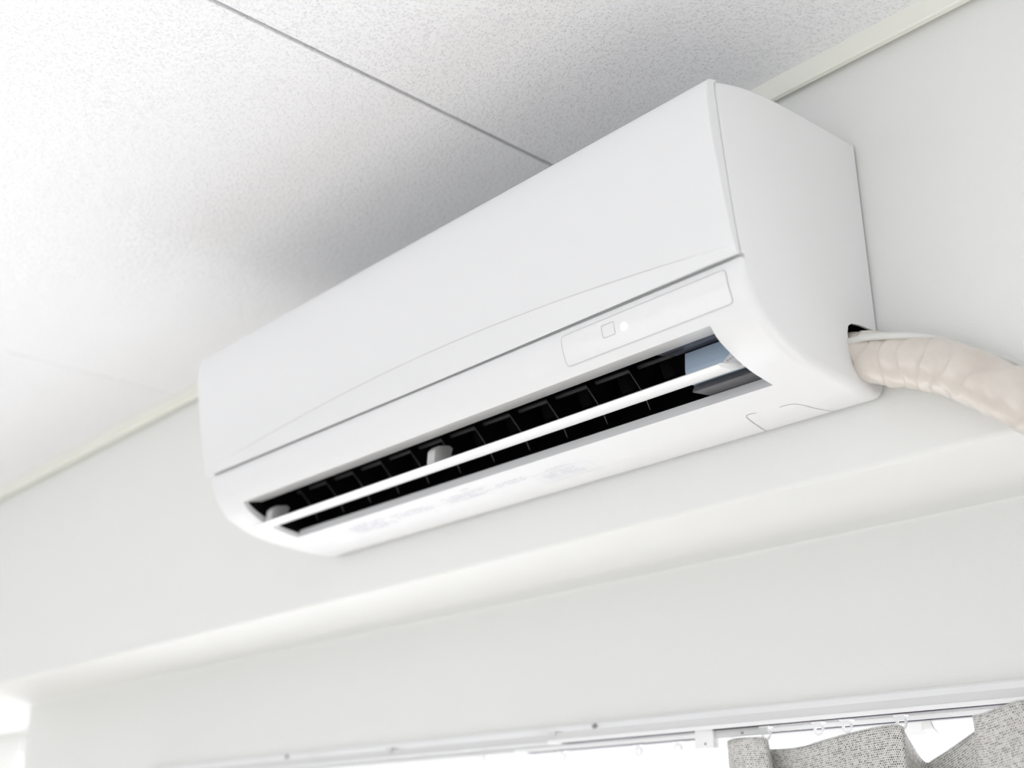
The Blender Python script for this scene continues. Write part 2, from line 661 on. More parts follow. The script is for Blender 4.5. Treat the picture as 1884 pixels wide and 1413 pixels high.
# casing head above the curtain rail, with two screws
bm = bmesh.new()
prism_x(bm, [(YW + .002, -.2150), (YW - .0035, -.2165), (YW - .0045, -.2185), (YW + .0005, -.2400), (YW + .012, -.2400), (YW + .012, -.2222), (YW + .002, -.2222)], -1.62, 2.15)
cas = struct(obj('trim_2', bm, M['frame']), 'narrow white casing strip above the curtain rail')
for xs in (-0.5169, -1.1665, 0.25):
    bm = bmesh.new()
    tube(bm, [(xs, YW - .0035, -.2205), (xs, YW - .0072, -.2215)], 0.0028, 12)
    obj('screw_head', bm, M['screw'], cas, 30)

# ------------------------------------------------------------------ air conditioner
X0, X1 = -0.8, 0.0
AC = thing('air_conditioner', (-0.4, 0.0, -0.003),
           'white wall-mounted split air conditioner with open louvre and lit green indicator', 'air conditioner')

YB = -0.0035
top_pts = catmull([(YB, .2465), (-.03, .2455), (-.08, .2430), (-.12, .2405), (-.15, .2365), (-.172, .2322), (-.190, .2270), (-.2050, .2218)], 4)
front_pts = catmull([(-.2065, .2140), (-.2034, .18), (-.1990, .14), (-.1938, .10), (-.1896, .0755)], 4) + [Vector((-.1850, .0745)), Vector((-.1850, .0712))]
chin_pts = catmull([(-.1894, .0707), (-.1888, .060), (-.1865, .050), (-.1820, .0395), (-.1755, .0315)], 4)
open_pts = catmull([(-.1755, .0315), (-.166, .0220), (-.148, .0130), (-.128, .0062), (-.111, .0030), (-.097, .0010)], 4)
bot_pts = catmull([(-.097, .0010), (-.05, -.0026), (-.022, -.0030), (-.0095, -.0012), (YB, .0045)], 5)
PROF = top_pts + front_pts + chin_pts[:-1] + open_pts[:-1] + bot_pts
iT = len(top_pts) + len(front_pts) + len(chin_pts) - 1
iB = iT + len(open_pts) - 1
i_front0, i_front1 = len(top_pts), len(top_pts) + len(front_pts)
NP = len(PROF)
# fillet radius of the end edges at each profile point
RV = []
for i, p in enumerate(PROF):
    if i < len(top_pts):
        RV.append(0.004)
    elif i < i_front1:
        RV.append(0.0015)
    elif i <= iB:
        t = min(1, (i - i_front1) / 8)
        RV.append(0.003 + 0.006 * t)
    else:
        d_ = -p.x
        RV.append(0.009 if d_ > .02 else 0.006)


def normals2(P):
    out = []
    n = len(P)
    for i in range(n):
        a, b_ = P[i - 1], P[(i + 1) % n]
        t = (b_ - a).normalized()
        out.append(Vector((t.y, -t.x)))
    return out


NV = normals2(PROF)
# make sure the normals point outwards
for i in range(NP - 7, NP):
    NV[i] = Vector((0, -1)) if NV[i].y < 0 else Vector((0, 1))
cen = Vector((-.1, .12))
if sum((p - cen).dot(n) for p, n in zip(PROF, NV)) < 0:
    NV = [-n for n in NV]


def section(xend, sgn, th):
    out = []
    for p, n, rr in zip(PROF, NV, RV):
        ins = rr * (1 - math.cos(th))
        q = p - n * ins
        if abs(p.x - YB) < 1e-6:
            q.x = YB
        q.x = min(q.x, YB)
        out.append((xend - sgn * rr * (1 - math.sin(th)), q.x, q.y))
    return out


OX0, OX1 = -0.7445, -0.0455
bm = bmesh.new()
secs = []
TH = [math.pi / 2 * k / 6 for k in range(7)]
for th in reversed(TH):
    secs.append(section(X0, -1, th))
for xx in (OX0, -.6, -.4, -.2, OX1):
    secs.append([(xx, p.x, p.y) for p in PROF])
for th in TH:
    secs.append(section(X1, 1, th))
iO0, iO1 = 7, 11
rows = [[bm.verts.new(c) for c in s] for s in secs]
for k in range(len(rows) - 1):
    for i in range(NP):
        j = (i + 1) % NP
        if iO0 <= k < iO1 and iT <= i < iB:
            continue
        bm.faces.new((rows[k][i], rows[k][j], rows[k + 1][j], rows[k + 1][i]))
bm.faces.new(rows[0])
# right cap with the pipe notch at the back
notch = [(YB, .0605), (-.030, .0592), (-.0425, .0570), (-.0480, .0530), (-.0500, .0465), (-.0502, .0370), (-.0498, .0250),
         (-.0470, .0175), (-.0400, .0118), (-.0280, .0098), (-.0120, .0100), (YB, .0128)]
nv = [bm.verts.new((X1, y, z)) for y, z in notch]
ring = rows[-1]               # starts at the back top, runs over the front, ends at the back bottom
bm.faces.new(list(ring) + nv[::-1])
# wall thickness inside the notch
nv2 = [bm.verts.new((X1 - .0022, y, z)) for y, z in notch]
for a, b_, c, d in zip(nv[:-1], nv[1:], nv2[1:], nv2[:-1]):
    bm.faces.new((a, b_, c, d))
# opening: ledge at the top, upright lip at the bottom
T2 = (-.150, .0365)
B2 = (-.0945, .0105)
tops, bots = [], []
for k in range(iO0, iO1 + 1):
    xx = secs[k][0][0]
    a = bm.verts.new((xx, *T2))
    tops.append(a)
    b_ = bm.verts.new((xx, *B2))
    bots.append(b_)
for n_, k in enumerate(range(iO0, iO1)):
    bm.faces.new((rows[k][iT], rows[k + 1][iT], tops[n_ + 1], tops[n_]))
    bm.faces.new((rows[k][iB], rows[k + 1][iB], bots[n_ + 1], bots[n_]))
for xx, k in ((OX0, iO0), (OX1, iO1)):      # thin side reveals
    sgn = -1 if xx == OX0 else 1
    pr = [rows[k][i] for i in range(iT, iB + 1)]
    inn = [bm.verts.new((xx, v.co.y + .0035, v.co.z + .0055)) for v in pr]
    for i in range(len(pr) - 1):
        bm.faces.new((pr[i], pr[i + 1], inn[i + 1], inn[i]))
obj('casing', bm, M['plastic'], AC, 32)

# dark duct behind the opening
bm = bmesh.new()
duct = [T2, (-.146, .052), (-.128, .080), (-.098, .094), (-.068, .082), (-.058, .058), (-.070, .034), B2]
a = [bm.verts.new((OX0 - .0005, y, z)) for y, z in duct]
b_ = [bm.verts.new((OX1 + .0005, y, z)) for y, z in duct]
for i in range(len(duct) - 1):
    bm.faces.new((a[i], a[i + 1], b_[i + 1], b_[i]))
side = [(p.x + .003, p.y + .005) for p in PROF[iT:iB + 1]]
for xx in (OX0 - .0005, OX1 + .0005):
    bm.faces.new([bm.verts.new((xx, y, z)) for y, z in duct + side[::-1]])
obj('air_duct', bm, M['black'], AC)

# black box painting the dark of the hollow casing behind the pipe notch
bm = bmesh.new()
box(bm, -.060, -.006, -.056, YB - .001, .011, .066)
for f in [f for f in bm.faces if all(abs(v.co.x + .006) < 1e-6 for v in f.verts)]:
    bm.faces.remove(f)
obj('pipe_recess', bm, M['black'], AC)

# mounting plate behind the casing
bm = bmesh.new()
box(bm, X0 + .012, X1 - .006, YB + .0002, -.0002, .066, .232)
box(bm, X0 + .012, X1 - .065, YB + .0002, -.0002, .012, .066)
obj('mounting_plate', bm, M['plate'], AC)

# front panel with crescent facet along its lower edge
PANX = catmull([(-.2062, .2215), (-.2115, .2205), (-.2162, .2165), (-.2188, .200), (-.2172, .175), (-.2133, .15), (-.2078, .12), (-.2015, .09), (-.1965, .0725)], 6)


def pan_at(z):
    for a, b_ in zip(PANX[2:-1], PANX[3:]):
        if b_.y <= z <= a.y and a.y > b_.y and a.y < .2170:
            t = (z - b_.y) / (a.y - b_.y)
            return b_.x + (a.x - b_.x) * t
    return PANX[-1].x


ZB = 0.0725


def crease_h(x):
    t = (x - X0) / (X1 - X0)
    t = max(0.0, min(1.0, t))
    # taller towards the left middle, as measured
    return .0045 + .0215 * math.sin(math.pi * t ** 1.12) ** 0.85


upper = [p for p in PANX if p.y > .118 or p.x > -.2125 and p.y > .2]
NX = 90
panel_rows = []
bm = bmesh.new()
back = [(p.x - .0021, p.y) for p in catmull([(-.2065, .2140), (-.2034, .18), (-.1990, .14), (-.1938, .10), (-.1896, .0722)], 4)][::-1] + [(-.2082, .2190)]
bmat = []
xs = [X0, X0 + .0003, X0 + .0008, X0 + .0014, X0 + .004] + [X0 + .004 + (X1 - X0 - .008) * i / NX for i in range(1, NX)] + [X1 - .004, X1 - .0014, X1 - .0008, X1 - .0003, X1]
for x in xs:
    e = min(x - X0, X1 - x)
    ins = 0.0
    if e < .0014:
        ins = .0014 - math.sqrt(max(0, .0014 ** 2 - (.0014 - e) ** 2))
    h = crease_h(x)
    zc = ZB + h
    pts = [(p.x, p.y) for p in upper]
    zs0 = pts[-1][1]
    for i in range(1, 7):
        z = zs0 + (zc - zs0) * i / 6
        pts.append((pan_at(z), z))
    dep = .0004 + .0030 * max(0, h - .0045) / .0215
    stp = min(.0011, dep * .6)
    pts.append((pan_at(zc) + stp, zc - .0006))
    for i in range(1, 5):
        t = i / 4
        z = zc + (ZB - zc) * t
        pts.append((pan_at(z) + stp + (dep - stp) * (t ** 0.9), z))
    yl = pts[-1][0]
    pts.append((min(yl + .0008, -.1920), ZB - .0009))
    col = []
    for y, z in pts:
        zz = z
        col.append(bm.verts.new((x, y + ins, zz)))
    for y, z in back:
        col.append(bm.verts.new((x, y, z)))
    panel_rows.append(col)
n = len(panel_rows[0])
for a, b_ in zip(panel_rows[:-1], panel_rows[1:]):
    for i in range(n):
        j = (i + 1) % n
        bm.faces.new((a[i], a[j], b_[j], b_[i]))
bm.faces.new(panel_rows[0])
bm.faces.new(panel_rows[-1][::-1])
front_panel = obj('front_panel', bm, M['panel'], AC, 14)

for xa_, xb_ in ((X1 - .012, X1 - .0012), (X0 + .0012, X0 + .012)):      # grey strip painting the shade in the gap between panel and casing
    bm = bmesh.new()
    gc = catmull([(-.2065, .2140), (-.2034, .18), (-.1990, .14), (-.1938, .10), (-.1896, .0755)], 4)
    prism_x(bm, [(p.x - .0020, p.y) for p in gc] + [(p.x - .0001, p.y) for p in gc[::-1]], xa_, xb_)
    obj('panel_gasket', bm, M['gasket'], front_panel)
bm = bmesh.new()                           # grey ribbon painting a fine groove's shade along the top of the crescent facet
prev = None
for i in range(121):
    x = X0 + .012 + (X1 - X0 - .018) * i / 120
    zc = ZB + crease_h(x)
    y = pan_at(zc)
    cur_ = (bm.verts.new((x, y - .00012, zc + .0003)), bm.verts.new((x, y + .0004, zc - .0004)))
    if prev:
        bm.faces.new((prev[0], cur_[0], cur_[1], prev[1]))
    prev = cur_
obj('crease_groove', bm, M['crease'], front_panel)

# ---- surface of the chin / underside as a function of arc length
CH = PROF[i_front1:]
CHS = [0.0]
for a, b_ in zip(CH[:-1], CH[1:]):
    CHS.append(CHS[-1] + (b_ - a).length)


def chin(s):
    for i in range(len(CH) - 1):
        if CHS[i] <= s <= CHS[i + 1] or i == len(CH) - 2:
            t = (s - CHS[i]) / (CHS[i + 1] - CHS[i])
            p = CH[i].lerp(CH[i + 1], t)
            nn = NV[i_front1 + i].lerp(NV[i_front1 + i + 1], t).normalized()
            return p, nn


def s_of_z(z):
    for i in range(len(CH) - 1):
        if CH[i].y >= z >= CH[i + 1].y:
            return CHS[i] + (CHS[i + 1] - CHS[i]) * (CH[i].y - z) / max(1e-9, CH[i].y - CH[i + 1].y)
    return 0


def s_of_y(y):
    for i in range(8, len(CH) - 1):
        if CH[i].x <= y <= CH[i + 1].x:
            return CHS[i] + (CHS[i + 1] - CHS[i]) * (y - CH[i].x) / max(1e-9, CH[i + 1].x - CH[i].x)
    return CHS[-1]


def on_surf(x, s, off):
    p, nn = chin(s)
    q = p + nn * off
    return (x, q.x, q.y)


def ribbon(bm, path, w, off):
    """flat strip following (x,s) path on the chin surface"""
    P = [Vector(p) for p in path]
    prev = None
    n = len(P)
    for i in range(n):
        t = (P[min(i + 1, n - 1)] - P[max(i - 1, 0)])
        t.normalize()
        d = Vector((-t.y, t.x)) * w / 2
        a = bm.verts.new(on_surf(P[i].x + d.x, P[i].y + d.y, off))
        b_ = bm.verts.new(on_surf(P[i].x - d.x, P[i].y - d.y, off))
        if prev:
            bm.faces.new((prev[0], a, b_, prev[1]))
        prev = (a, b_)


def rrect(x0, x1, s0, s1, r, n=6, skew=0.0):
    pts = []
    for cx, cy, a0 in ((x1 - r, s1 - r, 0), (x0 + r, s1 - r, 90), (x0 + r, s0 + r, 180), (x1 - r, s0 + r, 270)):
        for i in range(n + 1):
            a = math.radians(a0 + 90 * i / n)
            pts.append((cx + r * math.cos(a) + 0, cy + r * math.sin(a)))
    pts.append(pts[0])
    # subdivide the long runs so that they follow the curve
    out = [pts[0]]
    for a, b_ in zip(pts[:-1], pts[1:]):
        L_ = math.hypot(b_[0] - a[0], b_[1] - a[1])
        k = max(1, int(L_ / .003))
        for i in range(1, k + 1):
            out.append((a[0] + (b_[0] - a[0]) * i / k, a[1] + (b_[1] - a[1]) * i / k))
    return out


sd0, sd1 = s_of_z(.0655), s_of_z(.0392)
bm = bmesh.new()
dx0, dx1, rr = -.1965, -.0165, .004
NR = 16
prev = None
for i in range(NR + 1):
    s = sd0 + (sd1 - sd0) * i / NR
    e = min(s - sd0, sd1 - s)
    ix = rr - math.sqrt(max(0, rr * rr - max(0, rr - e) ** 2)) if e < rr else 0
    row = [bm.verts.new(on_surf(dx0 + ix + (dx1 - dx0 - 2 * ix) * q / 6, s, .00035)) for q in range(7)]
    if prev:
        for q in range(6):
            bm.faces.new((prev[q], prev[q + 1], row[q + 1], row[q]))
    prev = row
disp = obj('display_strip', bm, M['display'], AC, 60)
bm = bmesh.new()
ribbon(bm, rrect(dx0, dx1, sd0, sd1, rr), .0007, .0005)
obj('display_outline', bm, M['seam_light'], disp)
bm = bmesh.new()
sb0, sb1 = s_of_z(.0605), s_of_z(.0500)
ribbon(bm, rrect(-.1490, -.1350, sb0, sb1, .0014), .0007, .0006)
obj('button_outline', bm, M['seam_light'], disp)
bm = bmesh.new()
sl = s_of_z(.0530)
c = bm.verts.new(on_surf(-.1247, sl, .0007))
ringv = [bm.verts.new(on_surf(-.1247 + .0036 * math.cos(2 * math.pi * i / 24), sl + .0034 * math.sin(2 * math.pi * i / 24), .0006)) for i in range(24)]
for i in range(24):
    bm.faces.new((c, ringv[i], ringv[(i + 1) % 24]))
o = obj('indicator_light', bm, M['led'], disp)
o['label'] = 'glowing green-white indicator dot'

# knock-out hatch seams on the underside
bm = bmesh.new()
h1 = catmull([(-.1150, s_of_y(-.012)), (-.1110, s_of_y(-.027)), (-.1082, s_of_y(-.0385)), (-.1048, s_of_y(-.0520)), (-.1030, s_of_y(-.0570)), (-.0990, s_of_y(-.0600)), (-.0915, s_of_y(-.0590))], 6)
ribbon(bm, h1, .0008, .00025)
obj('hatch_seam', bm, M['seam'], AC)
bm = bmesh.new()
h2 = catmull([(-.0690, s_of_y(-.0560)), (-.0610, s_of_y(-.0560)), (-.0550, s_of_y(-.0530)), (-.0515, s_of_y(-.0460)), (-.0500, s_of_y(-.0385)), (-.0470, s_of_y(-.026)), (-.0435, s_of_y(-.012))], 6)
ribbon(bm, h2, .0006, .00025)
obj('hatch_seam', bm, M['seam'], AC)

# printed notices: illegible rows of tiny marks
rnd = random.Random(3)


def marks(bm, x0, x1, y0, y1, nrow, fill=.8, hfrac=.6):
    for r_ in range(nrow):
        y = y0 + (y1 - y0) * (r_ + .5) / nrow
        x = x0 + rnd.uniform(0, .004)
        h = (y1 - y0) / nrow * hfrac
        xe = x1 - rnd.uniform(0, .25) * (x1 - x0)
        while x < xe:
            w = rnd.uniform(.0008, .0035)
            if rnd.random() < fill:
                s = s_of_y(y)
                hh = h * rnd.uniform(.5, 1)
                bm.faces.new([bm.verts.new(on_surf(xx, ss, .0002)) for xx, ss in
                              ((x, s - hh / 2), (x + w, s - hh / 2), (x + w, s + hh / 2), (x, s + hh / 2))])
            x += w + rnd.uniform(.0004, .0016)


bm = bmesh.new()
marks(bm, -.668, -.590, -.083, -.058, 5)
marks(bm, -.588, -.518, -.079, -.066, 3)
marks(bm, -.535, -.516, -.074, -.066, 2, .95)
o = obj('printed_notice', bm, M['print'], AC)
o['label'] = 'faint lilac rows of fine print'
bm = bmesh.new()
marks(bm, -.498, -.420, -.080, -.062, 4)
marks(bm, -.455, -.440, -.088, -.084, 1, 1)
marks(bm, -.418, -.362, -.076, -.066, 2)
obj('printed_notice', bm, M['print'], AC)
bm = bmesh.new()
marks(bm, -.355, -.298, -.066, -.048, 5)
marks(bm, -.340, -.300, -.074, -.071, 1, 1)
ribbon(bm, rrect(-.362, -.288, s_of_y(-.0690), s_of_y(-.0440), .003), .0004, .0002)
obj('printed_notice', bm, M['print'], AC)

# horizontal louvre vane
bm = bmesh.new()
vc = Vector((-.1395, .0108))
ang = math.radians(17)
cd = Vector((math.cos(ang), math.sin(ang)))
nd = Vector((-cd.y, cd.x))
vp = []
CHD, THK = .044, .0050
K = 14
for i in range(K + 1):
    t = i / K
    th = THK / 2 * math.sqrt(max(0, 1 - (2 * t - 1) ** 2)) ** 0.5
    camb = .0022 * (1 - (2 * t - 1) ** 2)
    vp.append(vc + cd * CHD * (t - .5) + nd * (camb * -1 + th))
for i in range(K - 1, 0, -1):
    t = i / K
    th = THK / 2 * math.sqrt(max(0, 1 - (2 * t - 1) ** 2)) ** 0.5
    camb = .0022 * (1 - (2 * t - 1) ** 2)
    vp.append(vc + cd * CHD * (t - .5) + nd * (camb * -1 - th))
prism_x(bm, [(p.x, p.y) for p in vp], -.7480, -.0520)
vane = obj('louvre_vane', bm, M['vane'], AC, 40)
# arms that carry the vane
for xa, wd, tall in ((-.4290, .0125, .0200), (-.7330, .0130, .0185)):
    bm = bmesh.new()
    pts = [(-.147, .0115), (-.126, .0180), (-.1215, .0120 + tall), (-.1260, .0145 + tall), (-.1400, .0115 + tall), (-.1460, .0060 + tall)]
    prism_x(bm, pts, xa - wd / 2, xa + wd / 2, bev=.0016)
    obj('vane_arm', bm, M['tab'], vane, 35)
# white toothed cheek at the right end of the vane
bm = bmesh.new()
tri = [(-.0470, .0370), (-.0470, .0120), (-.0900, .0135), (-.0700, .0205)]
fa = [bm.verts.new((x, -.1290, z)) for x, z in tri]
fb = [bm.verts.new((x, -.1250, z)) for x, z in tri]
bm.faces.new(fa)
bm.faces.new(fb[::-1])
for i in range(4):
    bm.faces.new((fa[i], fa[(i + 1) % 4], fb[(i + 1) % 4], fb[i]))
chk = obj('vane_cheek', bm, M['vane'], vane, 35)
bm = bmesh.new()
for i in range(7):
    q = i / 6
    box(bm, -.0660 + .0170 * q, -.0645 + .0170 * q, -.1296, -.1289, .0195 + .0035 * q, .0208 + .0035 * q)
obj('vane_teeth', bm, M['tab'], chk)

# blue-grey drive housing and dark housings at the right end of the duct
bm = bmesh.new()
prism_x(bm, [(-.1225, .0150), (-.1248, .0260), (-.1235, .0425), (-.1100, .0440), (-.0850, .0440), (-.0850, .0170)], -.1140, OX1, bev=.0010)
o = obj('drive_housing', bm, M['blue'], AC, 35)
o['label'] = 'glossy pale blue housing inside the outlet'
bm = bmesh.new()
prism_x(bm, [(-.1488, .0368), (-.1370, .0392), (-.1300, .0440), (-.1225, .0430), (-.1225, .0560), (-.1460, .0560)], -.1240, OX1, bev=.0010)
obj('upper_housing', bm, M['violet'], AC, 35)
bm = bmesh.new()
prism_x(bm, [(-.1180, .0080), (-.1140, .0165), (-.0900, .0300), (-.0800, .0300), (-.0930, .0110)], -.1130, OX1, bev=.0008)
obj('lower_housing', bm, M['dark'], AC, 35)

# upright deflector fins, one by one
fin_edge = catmull([(-.1165, .0505), (-.1122, .0463), (-.1053, .0402), (-.0991, .0338), (-.0930, .0264), (-.0885, .0185)], 4)
FP = [(p.x, p.y) for p in fin_edge] + [(-.0790, .0170), (-.0710, .0330), (-.0660, .0500), (-.0740, .0680), (-.0950, .0700), (-.1110, .0600)]
bm = bmesh.new()
prism_x(bm, FP, -.0007, .0007)
fin0 = obj('deflector_fin', bm, M['fin'], AC, 30)
fin_mesh = fin0.data
bm = bmesh.new()
tube(bm, [(0, p.x - .0003, p.y - .0002) for p in fin_edge], .00045, 6)
glint0 = obj('fin_rim', bm, M['rim'], fin0, 60)  # grey tube painting the light caught along the fin's front edge
for k in range(11):
    x = -.1847 - .0530 * k
    if k == 0:
        o = fin0
    else:
        o = fin0.copy()
        COL.objects.link(o)
        rm = glint0.copy()
        COL.objects.link(rm)
        rm.parent = o
    o.location = (x, 0, 0)
bm = bmesh.new()
tube(bm, [(-.740, -.1030, .0560), (-.130, -.1030, .0560)], .0022, 8)
obj('fin_link_rod', bm, M['dark'], AC, 40)
# ------------------------------------------------------------------ insulated pipe and cable
pc = [(-.048, -.028, .0350), (-.020, -.0290, .0350), (.000, -.0300, .0315), (.0255, -.0310, .0195), (.0530, -.0310, .0085), (.0790, -.0300, -.0056), (.1032, -.0285, -.0238),
      (.1274, -.0270, -.0440), (.1500, -.0260, -.0660), (.172, -.0255, -.095), (.187, -.0255, -.135), (.195, -.0255, -.20), (.198, -.0255, -.40), (.198, -.0255, -.80), (.198, -.0255, -1.4), (.198, -.0255, ZF + .001)]
path = catmull(pc[:11], 26) + catmull(pc[10:], 30)[1:]


def pipe_r(i, a, s):
    base = .0205 if s < .03 else .0215
    base = .0180 + .0035 * min(1, s / .07)
    pitch = .0215 + .0020 * math.sin(s * 37)
    ph = (s / pitch + (a / (2 * math.pi)) + 0.22 * math.sin(a * 2 + s * 60) + .12 * math.sin(a * 3 - s * 95)) % 1.0
    # overlapping tape: each turn starts with a small step and tapers away
    step = .0011 * (1 - ph) ** 1.5 if ph > .05 else .0011 * (ph / .05)
    wr = .00030 * math.sin(a * 3 + s * 210) + .00022 * math.sin(a * 5 - s * 330)
    return base + step + wr


bm = bmesh.new()
tube(bm, path, pipe_r, 48)
pipe = obj('insulated_pipe', bm, M['tape'], None, 50)
tag(pipe, 'cream tape-wrapped pipe bundle leaving the air conditioner along the wall', 'pipe')

bm = bmesh.new()
cb = catmull([(-.040, -.044, .0400), (-.012, -.0475, .0400), (.0000, -.0490, .0385), (.0095, -.0510, .0372), (.0195, -.0515, .0358), (.0375, -.0495, .0318), (.0535, -.0440, .0280), (.0665, -.0350, .0240), (.0760, -.0230, .0205),
              (.0880, -.0105, .0130), (.110, -.0050, .0000), (.135, -.0042, -.0200),
              (.165, -.0042, -.0520), (.205, -.0042, -.10), (.2255, -.0042, -.16), (.2275, -.0042, -.40), (.2275, -.0042, -1.2), (.2275, -.0042, ZF + .001)], 12)
tube(bm, cb, .0031, 14)
tag(obj('cable', bm, M['cable'], None, 60), 'thin pale grey cable running on top of the wrapped pipe', 'cable')

# ------------------------------------------------------------------ curtain rails
YR1, YR2 = .115, .150
ZR = -.2330       # top of the rails


def rail_profile(bm, x0, x1, y, zt, h, w, slot=.004):
    t = .0016
    poly = [(y - w / 2, zt), (y + w / 2, zt), (y + w / 2, zt - h), (y + slot, zt - h), (y + slot, zt - h + t), (y + w / 2 - t, zt - h + t),
            (y + w / 2 - t, zt - t), (y - w / 2 + t, zt - t), (y - w / 2 + t, zt - h + t), (y - slot, zt - h + t), (y - slot, zt - h), (y - w / 2 - .0012, zt - h),
            (y - w / 2 - .0012, zt - h + .0032), (y - w / 2, zt - h + .0036)]
    prism_x(bm, poly, x0, x1)


def rail(name, y, zt, x0, xj, x1, label, joint_brackets):
    root = thing(name, ((x0 + x1) / 2, y, zt), label, 'curtain rail', 'pair of curtain rails under the casing')
    bm = bmesh.new()
    rail_profile(bm, xj, x1, y, zt, .0112, .014)
    obj('outer_channel', bm, M['rail'], root)
    bm = bmesh.new()
    rail_profile(bm, x0, xj - .0006, y, zt - .0012, .0092, .0115)
    obj('inner_channel', bm, M['rail'], root)
    bm = bmesh.new()
    box(bm, xj + .02, x1, y - .0052, y + .0052, zt - .0112 - .0010, zt - .0112 - .0001)
    obj('slot_strip', bm, M['rail_slot'], root)  # dark strip painting the shade of the open slot under the rail
    bm = bmesh.new()
    prism_x(bm, [(y - .0086, zt - .0114), (y - .0086, zt - .0078), (y - .0078, zt - .0072), (y - .0071, zt - .0072), (y - .0071, zt - .0114)], xj + .001, x1)
    obj('front_flange', bm, M['runner'], root)
    for xb in joint_brackets:
        bm = bmesh.new()
        box(bm, xb - .006, xb + .006, y - .0078, YW + .004 if y > .13 else .1425, zt + .0002, zt + .0016)
        box(bm, xb - .006, xb + .006, y - .0088, y - .0074, zt - .0030, zt + .0016)
        obj('rail_bracket', bm, M['rail'], root)
    return root


rail('curtain_rail', YR1, ZR + .0008, -1.60, -.527, 1.35, 'front white telescopic curtain rail carrying the grey curtain', (-.519, -.82, .30, 1.0))
rail('curtain_rail', YR2, ZR - .0030, -1.60, -.62, 1.35, 'rear white curtain rail behind the front rail, carrying the sheer', (-.60, -1.1, .35, 1.0))


def runner(y, zt, x, label, group, wide=.010, tall=.0150):
    root = thing('curtain_runner', (x, y, zt - tall), label, 'curtain runner', group)
    bm = bmesh.new()
    box(bm, x - wide / 2, x + wide / 2, y - .0045, y + .0045, zt - .0045, zt + .0005, bev=.0006)
    box(bm, x - wide * .36, x + wide * .36, y - .0016, y + .0016, zt - .0085, zt - .0045)
    obj('slider', bm, M['runner'], root)
    bm = bmesh.new()
    n = 20
    P = [(x + wide * .42 * math.cos(2 * math.pi * i / n), y, zt - .0108 + .0042 * math.sin(2 * math.pi * i / n)) for i in range(n + 1)]
    tube(bm, P, .0013, 8, cap=False)
    obj('eye', bm, M['runner'], root, 60)
    return root


ZF1 = ZR + .0008 - .0112
for i, x in enumerate((-.2330, -.1735, -.1430, -.0880, .0150)):
    runner(YR1, ZF1 + .002, x, ['white nylon runner above the left fold of the grey curtain',
                                'white nylon runner, left one of the close pair on the front rail',
                                'white nylon runner, right one of the close pair on the front rail',
                                'white nylon runner above the middle peak of the grey curtain',
                                'white nylon runner behind the big right fold of the grey curtain'][i],
           'runners on the front rail', wide=.0112)
ZF2 = ZR - .0030 - .0112
sheer_lab = ['white runner on the rear rail just left of the end stop', 'white runner on the rear rail, second left of the end stop',
             'white runner on the rear rail below the rail joint', 'white blurred runner on the rear rail, leftmost seen']
for x, lb in zip((-.372, -.428, -.545, -.68), sheer_lab):
    runner(YR2, ZF2 + .002, x, lb, 'runners on the rear rail', wide=.0095)

# end stop carrying the leading edge of the grey curtain
es = thing('rail_end_stop', (-.300, YR1, ZF1 - .018), 'white plastic master carrier at the left edge of the grey curtain', 'rail carrier')
bm = bmesh.new()
box(bm, -.3170, -.2930, YR1 - .006, YR1 + .004, ZF1 - .0185, ZF1 + .0012, bev=.0022)
obj('plate', bm, M['runner'], es, 35)
bm = bmesh.new()
box(bm, -.2935, -.2300, YR1 - .002, YR1 + .003, ZF1 - .0090, ZF1 + .0004, bev=.0012)
obj('arm', bm, M['rail'], es, 35)
for xx, zz in ((-.3030, -.0135),):
    bm = bmesh.new()
    tube(bm, [(xx, YR1 - .0058, ZF1 + zz), (xx, YR1 - .0066, ZF1 + zz)], .0013, 10)
    obj('rivet', bm, M['seam'], es)
bm = bmesh.new()
tube(bm, [(-.2600, YR1 - .0019, ZF1 - .0055), (-.2600, YR1 - .0030, ZF1 - .0055)], .0014, 10)
obj('rivet', bm, M['screw'], es)

# ------------------------------------------------------------------ grey curtain
HEAD = [(-0.2866, 0.135, -0.2552), (-0.2844, 0.12, -0.255), (-0.2627, 0.105, -0.254), (-0.2414, 0.1, -0.2545), (-0.2256, 0.1, -0.256), (-0.2312, 0.115, -0.2585), (-0.2403, 0.125, -0.2635),
        (-0.2303, 0.125, -0.2651), (-0.1993, 0.118, -0.2652), (-0.1475, 0.108, -0.2587), (-0.1112, 0.1, -0.2554), (-0.0838, 0.095, -0.2544), (-0.0782, 0.1, -0.2568), (-0.0846, 0.115, -0.262),
        (-0.0908, 0.15, -0.2823), (-0.0761, 0.145, -0.2804), (-0.0204, 0.11, -0.2642), (-0.0034, 0.09, -0.2591), (-0.0009, 0.075, -0.2546), (0.0143, 0.06, -0.2549), (0.0393, 0.052, -0.2504),
        (0.0538, 0.05, -0.2481), (0.0617, 0.055, -0.2504), (0.0592, 0.075, -0.2603), (0.0623, 0.1, -0.2632), (0.0983, 0.1, -0.2497)]
for k in range(2):        # further folds beyond the frame
    b0 = .105 + .065 * k
    HEAD += [(b0 + .010, .085, -.249), (b0 + .028, .085, -.249), (b0 + .038, .105, -.254), (b0 + .044, .128, -.262), (b0 + .058, .122, -.258)]
hp = catmull(HEAD, 6)
bm = bmesh.new()
uvl = bm.loops.layers.uv.new('UVMap')
drops = [0, .006, .014, .028, .05, .09, .16, .30, .55, .95, 1.45]
cols, arcs, s = [], [], 0
